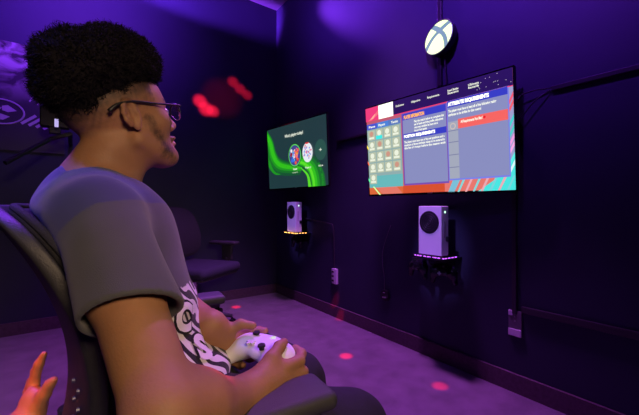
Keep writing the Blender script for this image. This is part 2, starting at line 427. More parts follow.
TV2 = television('smaller television with dark screen and green swooshes, near the room corner', (1.6, 2.5915, 1.3653), .1228, .0491, .8437, .5916, S)
# swing brackets between sets and wall
for (x, y, z, lab) in ((1.63, 1.2033, 1.2671, 'black swing bracket holding the large television'), (1.6, 2.5915, 1.3653, 'black swing bracket behind the green television')):
    t = thing('wall_bracket', lab, 'bracket', (X1, y, z))
    bm = bmesh.new(); box(bm, (-.006, 0, 0), (.012, .10, .30), bev=.002); obj('wall_plate', bm, M_black, t)
    bm = bmesh.new(); d = X1-x-.045
    box(bm, (-d/2, 0, 0), (d, .04, .04), bev=.004); obj('arm', bm, M_black, t)

# ------------------------------------------------------------------ round backlit sign over the large television
t = thing('wall_sign', 'round white glowing sign with crossed curved strokes above the large television', 'sign', (1.695, 1.183, 1.875), -PI/2-.10)
t.rotation_euler = (-.12, .18, -PI/2-.10)
R_ = .098
bm = bmesh.new(); cyl(bm, (0, .0, 0), (0, .038, 0), R_, R_*.97, 48); tube(bm, [(R_*math.cos(a), -.001, R_*math.sin(a)) for a in np.linspace(0, 2*PI, 48, endpoint=False)], .0035, 8, closed=True)
obj('housing', bm, mat('sign_housing', (.02, .03, .025), .4), t, False)
bm = bmesh.new(); cyl(bm, (0, -.002, 0), (0, .0, 0), R_*.965, None, 48); obj('emblem_face', bm, mat('sign_face', (.09, .15, .12), .4, emit=(.2, .42, .30), estr=.75), t)
def lobe(bm, pts):
    vs = [bm.verts.new((x*R_, -.0035, y*R_)) for x, y in pts]; f = bm.faces.new(vs); f.normal_update()
    if f.normal.y > 0: f.normal_flip()
def arc(a, b, n=10, r=.955): return [(r*math.cos(math.radians(a+(b-a)*k/n)), r*math.sin(math.radians(a+(b-a)*k/n))) for k in range(n+1)]
def quadb(p, c, q, n=8): return [((1-t)**2*p[0]+2*t*(1-t)*c[0]+t*t*q[0], (1-t)**2*p[1]+2*t*(1-t)*c[1]+t*t*q[1]) for t in [k/n for k in range(1, n)]]
bm = bmesh.new()
a_ = arc(-132, -48); lobe(bm, a_+quadb(a_[-1], (.42, .02), (0, .22))+[(0, .22)]+quadb((0, .22), (-.42, .02), a_[0]))
a_ = arc(-30, 42); lobe(bm, a_+quadb(a_[-1], (.42, .50), (.22, .36))+[(.22, .36)]+quadb((.22, .36), (.66, .05), a_[0]))
a_ = arc(138, 210); lobe(bm, a_+quadb(a_[-1], (-.66, .05), (-.22, .36))+[(-.22, .36)]+quadb((-.22, .36), (-.42, .50), a_[0]))
a_ = arc(58, 122); lobe(bm, a_+quadb(a_[-1], (-.25, .72), (0, .56))+[(0, .56)]+quadb((0, .56), (.25, .72), a_[0]))
obj('emblem_lights', bm, emis('sign_glow', (240, 252, 190), 1.5), t)
bm = bmesh.new(); cyl(bm, (0, .035, 0), (0, .052, 0), .02, None, 16); obj('stand_off', bm, M_black, t)

# ------------------------------------------------------------------ cable covers, cords, sockets
def simple(name, label, cat, bm, m, group=None, smooth=False):
    o = obj(name, bm, m, None, smooth); return tag(o, label, cat, group)
bm = bmesh.new(); box(bm, (X1-.009, 1.205, 2.3), (.018, .028, 1.38), bev=.003)
simple('cable_cover', 'black vertical cable cover running up the wall behind the round sign', 'cable cover', bm, M_black)
bm = bmesh.new(); tube(bm, spline([(X1-.03, 1.155, 1.88), (X1-.028, 1.16, 1.75), (X1-.03, 1.15, 1.60), (X1-.03, 1.16, 1.5)]), .004)
simple('cord', 'thin black cord hanging from the round sign to the television', 'cord', bm, M_black, smooth=True)
bm = bmesh.new(); box(bm, (X1-.010, (.63-2.3)/2, 1.433), (.020, .63+2.3, .022), bev=.003)
simple('cable_cover', 'black horizontal cable cover right of the large television', 'cable cover', bm, M_black)
bm = bmesh.new(); box(bm, (X1-.006, .79, .68), (.012, .022, .60), bev=.003)
simple('cable_cover', 'black vertical cable cover below the right edge of the large television', 'cable cover', bm, mat('dark_cover', (.03, .028, .035), .5))
bm = bmesh.new(); box(bm, (X1-.009, (.755-2.3)/2, .411), (.018, .755+2.3, .030), bev=.003)
simple('cable_cover', 'black low horizontal cable cover starting at the right-hand socket', 'cable cover', bm, mat('dark_cover2', (.035, .032, .04), .4))
bm = bmesh.new(); box(bm, (X1-.008, 1.96, 1.44), (.016, .42, .02), bev=.003)
simple('cable_cover', 'short black cable cover between the two televisions', 'cable cover', bm, M_black)
bm = bmesh.new()
tube(bm, spline([(X1-.012, .63, 1.437), (X1-.03, .70, 1.44), (X1-.03, .755, 1.425), (X1-.03, .772, 1.37), (X1-.035, .79, 1.31)]), .0035)
simple('cord', 'black cord looping from the cable cover to the side of the large television', 'cord', bm, M_black, smooth=True)
bm = bmesh.new(); tube(bm, spline([(X1-.012, .635, 1.43), (X1-.03, .69, 1.39), (X1-.035, .745, 1.33), (X1-.035, .785, 1.305)]), .003)
simple('cord', 'thinner lower black cord between cable cover and television side', 'cord', bm, M_black, smooth=True)
bm = bmesh.new(); box(bm, (X1-.022, .79, 1.30), (.044, .05, .035), bev=.004)
simple('cable_clip', 'black plug block on the wall behind the right edge of the large television', 'plug', bm, M_dark)
# console cord + low drop cord
bm = bmesh.new(); tube(bm, spline([(X1-.02, 2.62, .80), (X1-.02, 2.45, .785), (X1-.018, 2.26, .765), (X1-.015, 2.215, .74), (X1-.012, 2.205, .60), (X1-.012, 2.20, .38)]), .005)
simple('cord', 'black cord from the small shelf down to the three-hole socket', 'cord', bm, mat('cord_grey', (.05, .05, .055), .4), smooth=True)
bm = bmesh.new(); tube(bm, spline([(X1-.01, 1.585, .78), (X1-.015, 1.61, .72), (X1-.015, 1.655, .60), (X1-.012, 1.66, .50), (X1-.012, 1.645, .42), (X1-.015, 1.64, .33)]), .0022)
simple('cord', 'thin pale-tinted cord hanging down to the small round socket', 'cord', bm, mat('cord_pale', (.16, .16, .18), .4), smooth=True)
# sockets
def socket(label, y, z, w, h, style):
    t = thing('wall_socket', label, 'socket', (X1, y, z))
    if style == 'strip':
        bm = bmesh.new(); box(bm, (-.012, 0, 0), (.024, w, h), bev=.003); obj('cover_plate', bm, M_white, t)
        for k in (-1, 0, 1):
            bm = bmesh.new(); box(bm, (-.0245, .012, k*.036), (.004, w*.42, .016), bev=.002); obj('outlet_hole', bm, M_black, t)
    if style == 'plate':
        bm = bmesh.new(); box(bm, (-.004, 0, 0), (.008, w, h), bev=.002); obj('cover_plate', bm, mat('socket_grey', (.16, .15, .17), .5), t)
        bm = bmesh.new(); box(bm, (-.0095, 0, -h/2+.018), (.006, w*.98, .034), bev=.002); obj('white_strip', bm, M_white, t)
        bm = bmesh.new(); box(bm, (-.0095, w*.33, h/2-.014), (.006, w*.3, .024), bev=.002); obj('white_corner', bm, M_white, t)
        for dz in (.012, .032):
            bm = bmesh.new(); cyl(bm, (-.011, 0, dz), (-.007, 0, dz), .003, None, 10); obj('screw', bm, M_steel, t)
    if style == 'round':
        bm = bmesh.new(); cyl(bm, (-.018, 0, 0), (0, 0, 0), .036, .040, 24); obj('cover_plate', bm, M_black, t)
        bm = bmesh.new(); box(bm, (-.0205, 0, -.014), (.005, .03, .008), bev=.002); obj('plug', bm, mat('plug_grey', (.5, .5, .52), .4), t)
        bm = bmesh.new(); box(bm, (-.0205, .0, .02), (.005, .014, .005), bev=.001); obj('clip', bm, MATS['plug_grey'], t)
socket('white three-hole power strip low on the wall below the small console', 2.194, .335, .06, .125, 'strip')
socket('grey wall plate with a white lower strip below the large television', .787, .335, .062, .125, 'plate')
socket('small black round socket low on the wall between the two consoles', 1.64, .294, 0, 0, 'round')

# ------------------------------------------------------------------ consoles on shelves
def controller_mesh(body_m, name='game_controller', label='', loc=(0, 0, 0), rot=None, h=.0016, accent=None):
    pr = [ell((0, .008, 0), (.062, .034, .017), k=.01), ell((-.045, .0, -.002), (.030, .034, .019), k=.012), ell((.045, .0, -.002), (.030, .034, .019), k=.012)]
    for s in (-1, 1): pr.append(cone((s*.050, -.004, -.004), (s*.062, -.056, -.016), .0185, .0135, k=.016))
    pr.append(ell((0, .032, -.003), (.055, .014, .014), k=.01))
    o, V = field_obj(name, lambda P: union(pr, P), (-.09, -.085, -.045), (.09, .06, .035), h, None)
    t = thing(name, label, 'controller', loc)
    if rot: t.rotation_mode = 'QUATERNION'; t.rotation_quaternion = rot
    o.name = 'shell'; o.parent = t; o.data.materials.clear(); o.data.materials.append(body_m)
    for (x, y) in ((-.036, .012), (.018, -.014)):
        bm = bmesh.new(); cyl(bm, (x, y, .014), (x, y, .020), .0050, None, 16); cyl(bm, (x, y, .020), (x, y, .0235), .0074, .0068, 20); obj('thumbstick', bm, M_black, t, False)
    bm = bmesh.new(); box(bm, (-.018, -.014, .0175), (.020, .007, .004), bev=.001); box(bm, (-.018, -.014, .0175), (.007, .020, .004), bev=.001); obj('direction_pad', bm, accent or M_dark, t)
    for dx, dy in ((0, .0095), (0, -.0095), (.0095, 0), (-.0095, 0)):
        bm = bmesh.new(); cyl(bm, (.042+dx, .012+dy, .013), (.042+dx, .012+dy, .0195), .0042, .0038, 14); obj('face_button', bm, M_blackg, t)
    bm = bmesh.new(); cyl(bm, (0, .026, .012), (0, .026, .0168), .0058, .0055, 18); obj('guide_button', bm, M_steel if body_m is M_blackg else emis('guide_glow', (230, 235, 230), .8), t)
    for s in (-1, 1):
        bm = bmesh.new(); box(bm, (s*.038, .040, .002), (.040, .014, .010), Matrix.Rotation(0, 4, 'Z'), bev=.004); obj('bumper', bm, M_black, t)
    return t
def console(label, y, z, glow, group):
    t = thing('game_console', label, 'console', (X1-.115, y, z))
    d, w, h = .065, .150, .272
    bm = bmesh.new(); box(bm, (0, 0, h/2+.006), (d, w, h), bev=.004, seg=3); obj('case', bm, M_white, t)
    bm = bmesh.new(); cyl(bm, (-d/2-.0018, .004, h*.69), (-d/2+.004, .004, h*.69), .063, None, 48)
    obj('fan_grille', bm, M_black, t)
    bm = bmesh.new()
    for r in (.012, .024, .036, .048): tube(bm, [(-d/2-.002, .004+r*math.cos(a), h*.69+r*math.sin(a)) for a in np.linspace(0, 2*PI, 32, endpoint=False)], .0012, 5, closed=True)
    obj('grille_ring', bm, mat('grille_grey', (.03, .03, .035), .5), t)
    bm = bmesh.new(); cyl(bm, (0, -w/2-.001, h*.90), (0, -w/2+.004, h*.90), .006, None, 16); obj('power_light', bm, emis('power_glow', (190, 255, 215), 2.2), t)
    bm = bmesh.new(); box(bm, (-.008, -w/2-.0005, h*.55), (.004, .002, .09)); obj('disc_slot', bm, mat('slot_grey', (.3, .3, .33), .5), t)
    bm = bmesh.new(); box(bm, (.018, -w/2-.008, h*.36), (.022, .018, .028), bev=.003); obj('dongle', bm, M_black, t)
    for sx in (-1, 1):
        for sy in (-1, 1):
            bm = bmesh.new(); cyl(bm, (sx*.022, sy*.055, 0), (sx*.022, sy*.055, .008), .008, None, 12); obj('foot', bm, M_black, t)
    # shelf
    s = thing('wall_shelf', 'black bracket shelf under the %s console' % group, 'shelf', (X1, y, z-.010))
    bm = bmesh.new(); box(bm, (-.085, -.005, 0), (.17, .20, .012), bev=.003); box(bm, (-.004, 0, -.04), (.008, .12, .09), bev=.002); obj('board', bm, M_black, s)
    bm = bmesh.new(); tube(bm, spline([(-.15, .0, -.006), (-.14, .0, -.035), (-.06, 0, -.06), (-.006, 0, -.075)]), .005); obj('brace', bm, M_black, s, True)
    for dy in ((-.065, .11) if group == 'large' else (0,)):
        bm = bmesh.new(); tube(bm, spline([(-.03, dy, -.002), (-.03, dy, -.05), (-.05, dy, -.075), (-.09, dy, -.07)]), .004); obj('hook', bm, M_black, s, True)
    bm = bmesh.new()
    for k in range(9):
        yy = -.095+k*.0225
        box(bm, (-.168, yy, .009), (.006, .012 if k % 3 else .018, .004))
    for k in range(4): box(bm, (-.15+k*.03, -.104, .009), (.014, .004, .004))
    obj('light_strip', bm, glow, s)
    for k in range(4):
        bm = bmesh.new(); box(bm, (-.170, -.09+k*.06, .010), (.008, .010, .010), bev=.001); obj('clip', bm, M_black, s)
console('white box console with a round black fan grille under the large television', 1.175, .630, emis('strip_purple', (190, 90, 255), 2.5), 'large')
console('white box console on amber-lit shelf under the green television', 2.66, .672, emis('strip_amber', (255, 175, 90), 5), 'small')
q = Matrix.Rotation(math.radians(-70), 4, 'X') @ Matrix.Rotation(0, 4, 'Z')
def hangrot(yaw): return (Matrix.Rotation(-PI/2+yaw, 4, 'Z') @ Matrix.Rotation(math.radians(75), 4, 'X')).to_quaternion()
c1 = controller_mesh(M_blackg, label='black controller hanging under the shelf, right of its twin', loc=(X1-.09, 1.125, .545), rot=hangrot(.3), h=.003, accent=M_steel)
c2 = dup(c1, (X1-.09, 1.30, .552), 0, 'black controller hanging under the shelf, left of its twin'); c2.rotation_quaternion = hangrot(-.2)
c1['group'] = c2['group'] = 'controllers under the large shelf'
c3 = dup(c1, (X1-.09, 2.66, .60), 0, 'black controller hanging under the amber-lit shelf'); c3.rotation_quaternion = hangrot(.1)
c3['group'] = ''; del c3['group']

# ------------------------------------------------------------------ poster and swing arm on the back wall
t = thing('poster', 'large grey poster with an oval emblem and slanted pale stripes on the back wall', 'poster', (-.55, Y1-.002, 1.68))
pw, ph = .98, .76
bm = bmesh.new(); box(bm, (0, -.006, 0), (pw, .012, ph))
m = mat('poster_print', (.16, .14, .17), .5, noise=0); nt = m.node_tree; b = nt.nodes['Principled BSDF']
tc = nt.nodes.new('ShaderNodeTexCoord'); mp = nt.nodes.new('ShaderNodeMapping'); mp.inputs['Scale'].default_value = (3, 1, 5)
nz = nt.nodes.new('ShaderNodeTexNoise'); nz.inputs['Scale'].default_value = 2.3; nz.inputs['Detail'].default_value = 5; nz.inputs['Distortion'].default_value = .8
cr = nt.nodes.new('ShaderNodeValToRGB'); e = cr.color_ramp.elements; e[0].position = .40; e[0].color = (.035, .03, .045, 1); e[1].position = .62; e[1].color = (.62, .58, .64, 1)
sx = nt.nodes.new('ShaderNodeSeparateXYZ'); mrz = nt.nodes.new('ShaderNodeMapRange'); mrz.inputs[1].default_value = -.05; mrz.inputs[2].default_value = .3
mxp = nt.nodes.new('ShaderNodeMixRGB'); mxp.inputs[1].default_value = (.035, .03, .045, 1)
nt.links.new(tc.outputs['Object'], mp.inputs[0]); nt.links.new(mp.outputs[0], nz.inputs['Vector']); nt.links.new(nz.outputs['Fac'], cr.inputs[0])
nt.links.new(tc.outputs['Object'], sx.inputs[0]); nt.links.new(sx.outputs[2], mrz.inputs[0]); nt.links.new(mrz.outputs[0], mxp.inputs[0]); nt.links.new(cr.outputs[0], mxp.inputs[2]); nt.links.new(mxp.outputs[0], b.inputs['Base Color'])
obj('print', bm, m, t)
M_lil = mat('print_lilac', (.55, .5, .58), .5)
bm = bmesh.new()
ovx, ovz = .135, -.115
tube(bm, [(ovx+.125*math.cos(a), -.0125, ovz+.085*math.sin(a)) for a in np.linspace(0, 2*PI, 48, endpoint=False)], .006, 6, closed=True)
for (dx, dz, s_, ro) in ((-.04, .02, .05, .3), (.045, .025, .045, -.4), (0, -.03, .05, .0)):
    vs = [bm.verts.new((ovx+dx+s_*math.cos(ro+a), -.0135, ovz+dz+s_*.55*math.sin(ro+a))) for a in (0, 2.1, 2.9, 4.2, 5.0)]; bm.faces.new(vs)
obj('oval_emblem', bm, M_lil, t)
for k in range(5):
    bm = bmesh.new(); x = .285+k*.036; l = .105-.012*k
    M = Matrix.Translation((x, -.0125, -.15-.012*k)) @ Matrix.Rotation(math.radians(-40), 4, 'Y'); box(bm, (0, 0, 0), (l, .002, .018), M); obj('stripe', bm, M_lil, t)
for k in range(4):
    bm = bmesh.new(); M = Matrix.Translation((.30+.045*k, -.0125, .0-.018*k)) @ Matrix.Rotation(math.radians(-62), 4, 'Y'); box(bm, (0, 0, 0), (.045, .002, .009), M); obj('stripe', bm, M_lil, t)
# swing arm with small device
def pt(px, py, v): return W((px-319.5)/340*v, v, EYE+(207.5-py)/340*v)
t = thing('device_arm', 'black angled arm with a small boxed device and pale light behind the head', 'bracket', (0, 0, 0))
A = pt(70, 134, 2.2); Bp = pt(50, 139, 2.15); Cc = pt(5, 163, 1.9)
t.location = A
def rel(p): return p-A
wallp = Vector((A.x, Y1, A.z))
bm = bmesh.new(); tube(bm, [rel(Cc), rel(Bp), rel(A), rel(wallp)-Vector((0, .0, 0))], .013, 8); obj('arm', bm, M_black, t, False)
bm = bmesh.new(); D = pt(55, 118, 2.2); box(bm, rel(D), (.15, .07, .13), bev=.006); obj('device_box', bm, M_black, t)
bm = bmesh.new(); box(bm, rel(pt(56.5, 123, 2.1)), (.020, .006, .05), bev=.002); obj('device_light', bm, emis('dev_glow', (200, 185, 250), .9), t)
bm = bmesh.new(); box(bm, rel(pt(55, 130, 2.2)), (.06, .05, .05), bev=.004); obj('joint', bm, M_dark, t)

# ------------------------------------------------------------------ office chairs (local x forward, y left)
def office_chair(label, loc, rz):
    t = thing('office_chair', label, 'chair', loc, rz)
    # backrest: curved frame ring with a mesh panel
    HB, WB = .46, .235
    def bp(a, b, off=0.0):        # a: -1..1 across, b: 0..1 up -> point on the curved back
        x = -.205-.085*b*b+.05*(a*a)+.03*math.sin(b*PI)-.015*b
        return Vector((x+off, a*WB*(1-.03*b*b*b), .50+HB*b*.88))
    def panel(off, th, inset, name, m, nx=22, nz=26):
        bm = bmesh.new(); g = []
        for side in (0, 1):
            gg = []
            for j in range(nz+1):
                row = []
                for i in range(nx+1):
                    a = -1+2*i/nx; b_ = j/nz
                    # superellipse-ish rounding of the outline
                    cb = 2*b_-1; k = (abs(a)**5+abs(cb)**5)**(1/5) if (a or cb) else 0; m_ = max(abs(a), abs(cb))
                    s = (m_/k if k > 0 else 1)
                    a2 = a*s*inset; b2 = (cb*s*inset+1)/2
                    row.append(bm.verts.new(bp(a2, b2, off+th*side)))
                gg.append(row)
            g.append(gg)
        for j in range(nz):
            for i in range(nx):
                bm.faces.new((g[0][j][i], g[0][j+1][i], g[0][j+1][i+1], g[0][j][i+1]))
                bm.faces.new((g[1][j][i], g[1][j][i+1], g[1][j+1][i+1], g[1][j+1][i]))
        for j in range(nz):
            for i in (0, nx): 
                q = (g[0][j][i], g[1][j][i], g[1][j+1][i], g[0][j+1][i]); bm.faces.new(q if i else q[::-1])
        for i in range(nx):
            for j in (0, nz):
                q = (g[0][j][i], g[0][j][i+1], g[1][j][i+1], g[1][j][i]); bm.faces.new(q if j == 0 else q[::-1])
        bmesh.ops.recalc_face_normals(bm, faces=bm.faces)
        return obj(name, bm, m, t, True)
    fr = panel(-.030, .024, 1.0, 'back_shell', M_dark)
    mo = fr.modifiers.new('b', 'BEVEL'); mo.width = .006; mo.segments = 3; mo.limit_method = 'ANGLE'
    pd = panel(-.004, .020, .975, 'backrest', M_mesh)
    mo = pd.modifiers.new('b', 'BEVEL'); mo.width = .008; mo.segments = 3; mo.limit_method = 'ANGLE'
    # stitched edge bead
    bm = bmesh.new(); pts = []
    for k in range(120):
        a = 2*PI*k/120; c_, s_ = math.cos(a), math.sin(a); m_ = max(abs(c_), abs(s_)); kk = (abs(c_/m_)**5+abs(s_/m_)**5)**(1/5)
        pts.append(bp(c_/m_/kk*.985, (s_/m_/kk*.985+1)/2, .008))
    tube(bm, pts, .006, 8, closed=True); obj('edge_piping', bm, M_mesh, fr, True)
    for k in range(3):
        for j in range(2):
            bm = bmesh.new(); p = bp(-.80+.10*j, .16+.07*k+.02*j, -.029); cyl(bm, p, p+Vector((-.004, 0, 0)), .004, None, 10); obj('screw', bm, M_steel, fr)
    bm = bmesh.new(); tube(bm, spline([(-.06, 0, .40), (-.17, 0, .40), (-.215, 0, .44), (-.225, 0, .515)]), .018, 10); obj('back_support', bm, M_dark, t, True)
    bm = bmesh.new(); box(bm, (.03, 0, .435), (.47, .48, .075), bev=.034, seg=4); obj('seat', bm, M_cush, t, True)
    bm = bmesh.new(); box(bm, (.03, 0, .392), (.42, .42, .022), bev=.008); obj('seat_pan', bm, M_dark, t)
    for s in (-1, 1):
        arm = bpy.data.objects.new('armrest', None); 
        bm = bmesh.new(); box(bm, (.028, s*.335, .600), (.26, .085, .030), bev=.013, seg=3)
        a = obj('armrest', bm, M_pad, t, True)
        bm = bmesh.new(); box(bm, (.06, s*.335, .525), (.10, .032, .13), bev=.01, seg=3)
        tube(bm, spline([(.06, s*.335, .48), (.055, s*.33, .41), (.04, s*.27, .378), (.03, s*.15, .378)]), .020, 10); obj('armrest_post', bm, M_dark, a, True)
    bm = bmesh.new(); cyl(bm, (0, 0, .10), (0, 0, .36), .024, None, 20); cyl(bm, (0, 0, .35), (0, 0, .385), .055, .07, 20); obj('gas_lift', bm, M_chrome, t, False)
    bm = bmesh.new(); cyl(bm, (0, 0, .075), (0, 0, .125), .045, .038, 20); obj('hub', bm, M_dark, t)
    for k in range(5):
        a = 2*PI*k/5+.3; e = Vector((math.cos(a), math.sin(a), 0))
        bm = bmesh.new(); tube(bm, [e*.03+Vector((0, 0, .105)), e*.16+Vector((0, 0, .10)), e*.29+Vector((0, 0, .075))], .02, 8, rfun=lambda f: .022-.008*f); lg = obj('leg', bm, M_dark, t, True)
        sd_ = Vector((-e.y, e.x, 0)); c = e*.29+Vector((0, 0, .027))
        bm = bmesh.new()
        for q_ in (-1, 1): cyl(bm, c+sd_*q_*.010, c+sd_*q_*.024, .027, None, 18)
        cyl(bm, c+sd_*-.024, c+sd_*.024, .008, None, 10); cyl(bm, c, c+Vector((0, 0, .04)), .008, None, 10)
        obj('caster', bm, M_black, lg)
    return t
CH_A = math.radians(30); CH_O = (-.293, .7735)
ch = office_chair('dark mesh-back office chair under the man with the controller', W(CH_O[0], CH_O[1]), CH_A-PSI)
dup(ch, W(-.955, 2.60), math.radians(-20)-PSI, 'empty dark office chair against the back wall')
dup(ch, W(-1.16, .36), math.radians(38)-PSI, 'dark office chair beside the man, under the person with the raised hand')

# ------------------------------------------------------------------ the man
BASE = np.array([-.30, .64, 0.0])
man = thing('person', 'man in grey t-shirt and glasses sitting with a white controller in both hands', 'person', W(BASE[0], BASE[1]), -PSI)
ang = math.radians(22); Fd = np.array([math.cos(ang), math.sin(ang), 0]); Ld = np.array([-Fd[1], Fd[0], 0]); Zd = np.array([0, 0, 1.])
RB = np.stack([Fd, Ld, Zd], 1)
# head frame
ha, hp = math.radians(52), math.radians(20)
hx = np.array([math.cos(ha)*math.cos(hp), math.sin(ha)*math.cos(hp), math.sin(hp)]); hy = np.array([-math.sin(ha), math.cos(ha), 0.]); hz = np.cross(hx, hy)
HR = np.stack([hx, hy, hz], 1); HO = np.array([-.420, .712, 1.078])
HS = .925
def hd(x, y, z): return HO+HR @ np.array([x, y, z])*HS
def scaled(L_): return [(('e', p[1], p[2]*HS)+p[3:]) if p[0] == 'e' else (p[:3]+(p[3]*HS, p[4]*HS, p[5])) for p in L_]
head = [ell(hd(-.005, 0, .045), (.102, .077, .088), HR, .02), ell(hd(.035, 0, -.035), (.066, .060, .078), HR, .03),
        ell(hd(.045, 0, .04), (.062, .068, .060), HR, .03)]
head += [ell(hd(.083, 0, -.100), (.020, .024, .019), HR, .03)]
for s in (-1, 1):
    head += [cone(hd(.0, s*.060, -.048), hd(.075, s*.022, -.100), .015, .016, .03), ell(hd(.066, s*.044, -.018), (.026, .022, .020), HR, .03),
             cone(hd(.086, s*.042, .026), hd(.104, s*.008, .022), .008, .009, .014), ell(hd(.108, s*.013, -.034), (.010, .009, .008), HR, .008)]
head += [cone(hd(.104, 0, .012), hd(.122, 0, -.027), .007, .0115, .012), ell(hd(.103, 0, -.058), (.013, .026, .0062), HR, .008), ell(hd(.101, 0, -.072), (.013, .022, .0070), HR, .006)]
sock = [ell(hd(.111, s*.032, .004), (.013, .017, .010), HR) for s in (-1, 1)]
ears = []
for s in (-1, 1):
    pts = []
    for k in range(9):
        a = math.radians(-35+k*34)      # from front, over the top, down the back to the lobe
        pts.append(hd(-.008+.016*math.cos(a), s*(.081+.007*max(0, -math.cos(a))), .006+.027*math.sin(a)))
    ears += chain(pts, [.0040]*9, .004)
    ears += [ell(hd(-.008, s*.077, .006), (.014, .0045, .024), HR, .006), ell(hd(-.001, s*.080, -.020), (.008, .005, .009), HR, .008), cone(hd(.004, s*.080, .010), hd(.005, s*.082, -.010), .004, .0045, .005),
             cone(hd(-.014, s*.084, .018), hd(-.012, s*.084, -.012), .0028, .003, .004)]
earcut = [ell(hd(-.002, s*.088, -.001), (.008, .007, .010), HR) for s in (-1, 1)]
head, sock, ears, earcut = scaled(head), scaled(sock), scaled(ears), scaled(earcut)
neck = [cone(np.array([-.475, .690, .93]), hd(-.035, 0, -.055), .060, .053, .03), cone(np.array([-.445, .70, .90]), hd(.0, 0, -.080), .044, .036, .03)]
SR = np.array([-.345, .540, .882]); SL = np.array([-.480, .835, .888]); ER = np.array([-.166, .362, .680]); EL = np.array([-.385, .80, .705])
CP = np.array([-.108, .650, .626]); ca = math.radians(45); ct = math.radians(6)
cX = np.array([math.sin(ca), -math.cos(ca), 0.]); cY0 = np.array([math.cos(ca), math.sin(ca), 0.]); cY = cY0*math.cos(ct)+Zd*math.sin(ct); cZ = np.cross(cX, cY)
CR = np.stack([cX, cY, cZ], 1)
def cc(x, y, z): return CP+CR @ np.array([x, y, z])
WR = cc(.086, -.098, -.006); WL = cc(-.082, -.060, .050)
torso = [ell((-.32, .655, .52), (.13, .17, .11), RB, .05), ell((-.350, .655, .66), (.098, .140, .13), RB, .08), ell((-.385, .668, .81), (.082, .145, .14), RB, .08),
         cone((-.455, .69, .93), SR+Zd*.012-Fd*.02, .055, .050, .05), cone((-.455, .69, .93), SL+Zd*.012-Fd*.02, .055, .050, .05)]
def arm(Sh, El, Wr):
    m1 = Sh*.55+El*.45
    f1 = El*.72+Wr*.28
    return [cone(Sh, m1, .050, .043, .05), cone(m1, El, .043, .037, .03), cone(El, f1, .037, .039, .02), cone(f1, Wr, .039, .0265, .03)]
def hand(s, Wr):
    K = .95
    def h(x, y, z): return cc(s*x, y, z) if s > 0 else cc(-x*.97, y, z+.008)
    out = [ell((Wr+h(.086, -.045, -.004))/2+np.array([0, 0, .0]), (.022, .036, .026), CR, .025), ell(h(.083, -.038, -.006), (.014, .034, .027), CR, .02)]
    out += [cone(Wr, h(.080, -.03, -.01), .025, .017, .02)]
    t_ = (h(.062, -.006, .029), h(.050, .014, .026)) if s > 0 else (h(.058, -.010, .034), h(.038, .006, .030))
    thumb = chain([Wr*.55+h(.076, -.05, .012)*.45, h(.074, -.034, .022), *t_], [.016, .0125, .0100, .0078], .012)
    fingers = [chain([h(.087, -.014, .004), h(.084, .018, .000), h(.068, .038, .000), h(.048, .040, .004)], [.0115, .0098, .0086, .0072], .008),
               chain([h(.090, -.020, -.010), h(.088, .020, -.020), h(.066, .034, -.032), h(.044, .026, -.030)], [.0115, .0100, .0088, .0074], .008),
               chain([h(.089, -.036, -.020), h(.088, .000, -.036), h(.066, .008, -.046), h(.044, .002, -.038)], [.0110, .0095, .0084, .0072], .008),
               chain([h(.084, -.050, -.026), h(.084, -.022, -.044), h(.066, -.014, -.052), h(.048, -.018, -.044)], [.0100, .0084, .0074, .0064], .008)]
    return out, thumb, fingers
armR, armL = arm(SR, ER, WR), arm(SL, EL, WL)
hR, tR, fR = hand(1, WR); hL, tL, fL = hand(-1, WL)
def before_back(P):      # > 0 in front of the chair's curved backrest
    q = P-v3([CH_O[0], CH_O[1], 0]); x = q[:, 0]*math.cos(CH_A)+q[:, 1]*math.sin(CH_A); y = -q[:, 0]*math.sin(CH_A)+q[:, 1]*math.cos(CH_A)
    a = np.clip(y/.235, -1.25, 1.25); b = np.clip((P[:, 2]-.5)/.405, 0, 1.15)
    return x-(-.205-.085*b*b+.05*a*a+.03*np.sin(np.clip(b, 0, 1)*PI)-.015*b+.024)
def f_body(P):
    d = union(head, P)
    d = smax(d, -union(sock, P), .012)
    e = smax(union(ears, P), -union(earcut, P), .003)
    d = smin(d, e, .006)
    d = smin(d, union(neck, P), .016)
    d = smin(d, smax(union(torso, P)+.008, -before_back(P)+.006, .01), .03)
    for a, h_, th, fs in ((armR, hR, tR, fR), (armL, hL, tL, fL)):
        g = smin(union(a, P), union(h_, P), .02)
        g = smin(g, union(th, P), .010)
        ff = None
        for c_ in fs:
            x = union(c_, P); ff = x if ff is None else smin(ff, x, .0022)
        g = smin(g, ff, .009)
        d = smin(d, g, .01)
    return d
body, V = field_obj('body', f_body, (-.68, .24, .42), (.04, 1.02, 1.26), .003, M_skin, man, BASE)
# tone attribute: short hair, sideburn and beard (red), palms / lips / nails (green)
L = (V-HO) @ HR/HS
def sstep(a, b, x): t_ = np.clip((x-a)/(b-a), 0, 1); return t_*t_*(3-2*t_)
bdx = None
nz_ = wob(V, 900, 5)*.12+wob(V, 300, 6)*.10
line = np.where(L[:, 0] > -.02, .030+.10*np.clip(L[:, 0], 0, 1)*1.2, .030-.55*np.clip(-.02-L[:, 0], 0, .2))
fade = sstep(-.035, .045, L[:, 2]-line+nz_*.05)*(L[:, 0] < .088)*.97
hairfront = sstep(.060, .068, L[:, 2]) * (L[:, 0] > .03)
tone = np.maximum(fade*(L[:, 0] < .06), hairfront*.9)
def seg(P, a, b):
    a, b = np.array(a), np.array(b); d = b-a; t_ = np.clip(((P-a) @ d)/(d @ d), 0, 1); return np.linalg.norm(P-a-t_[:, None]*d, axis=1)
La = L.copy(); La[:, 1] = np.abs(La[:, 1])
bd = [(.034, .066, -.008, .009, .2), (.044, .060, -.040, .012, .7), (.058, .048, -.078, .013, .85), (.084, .014, -.106, .019, .95), (.098, .0, -.094, .014, .9)]
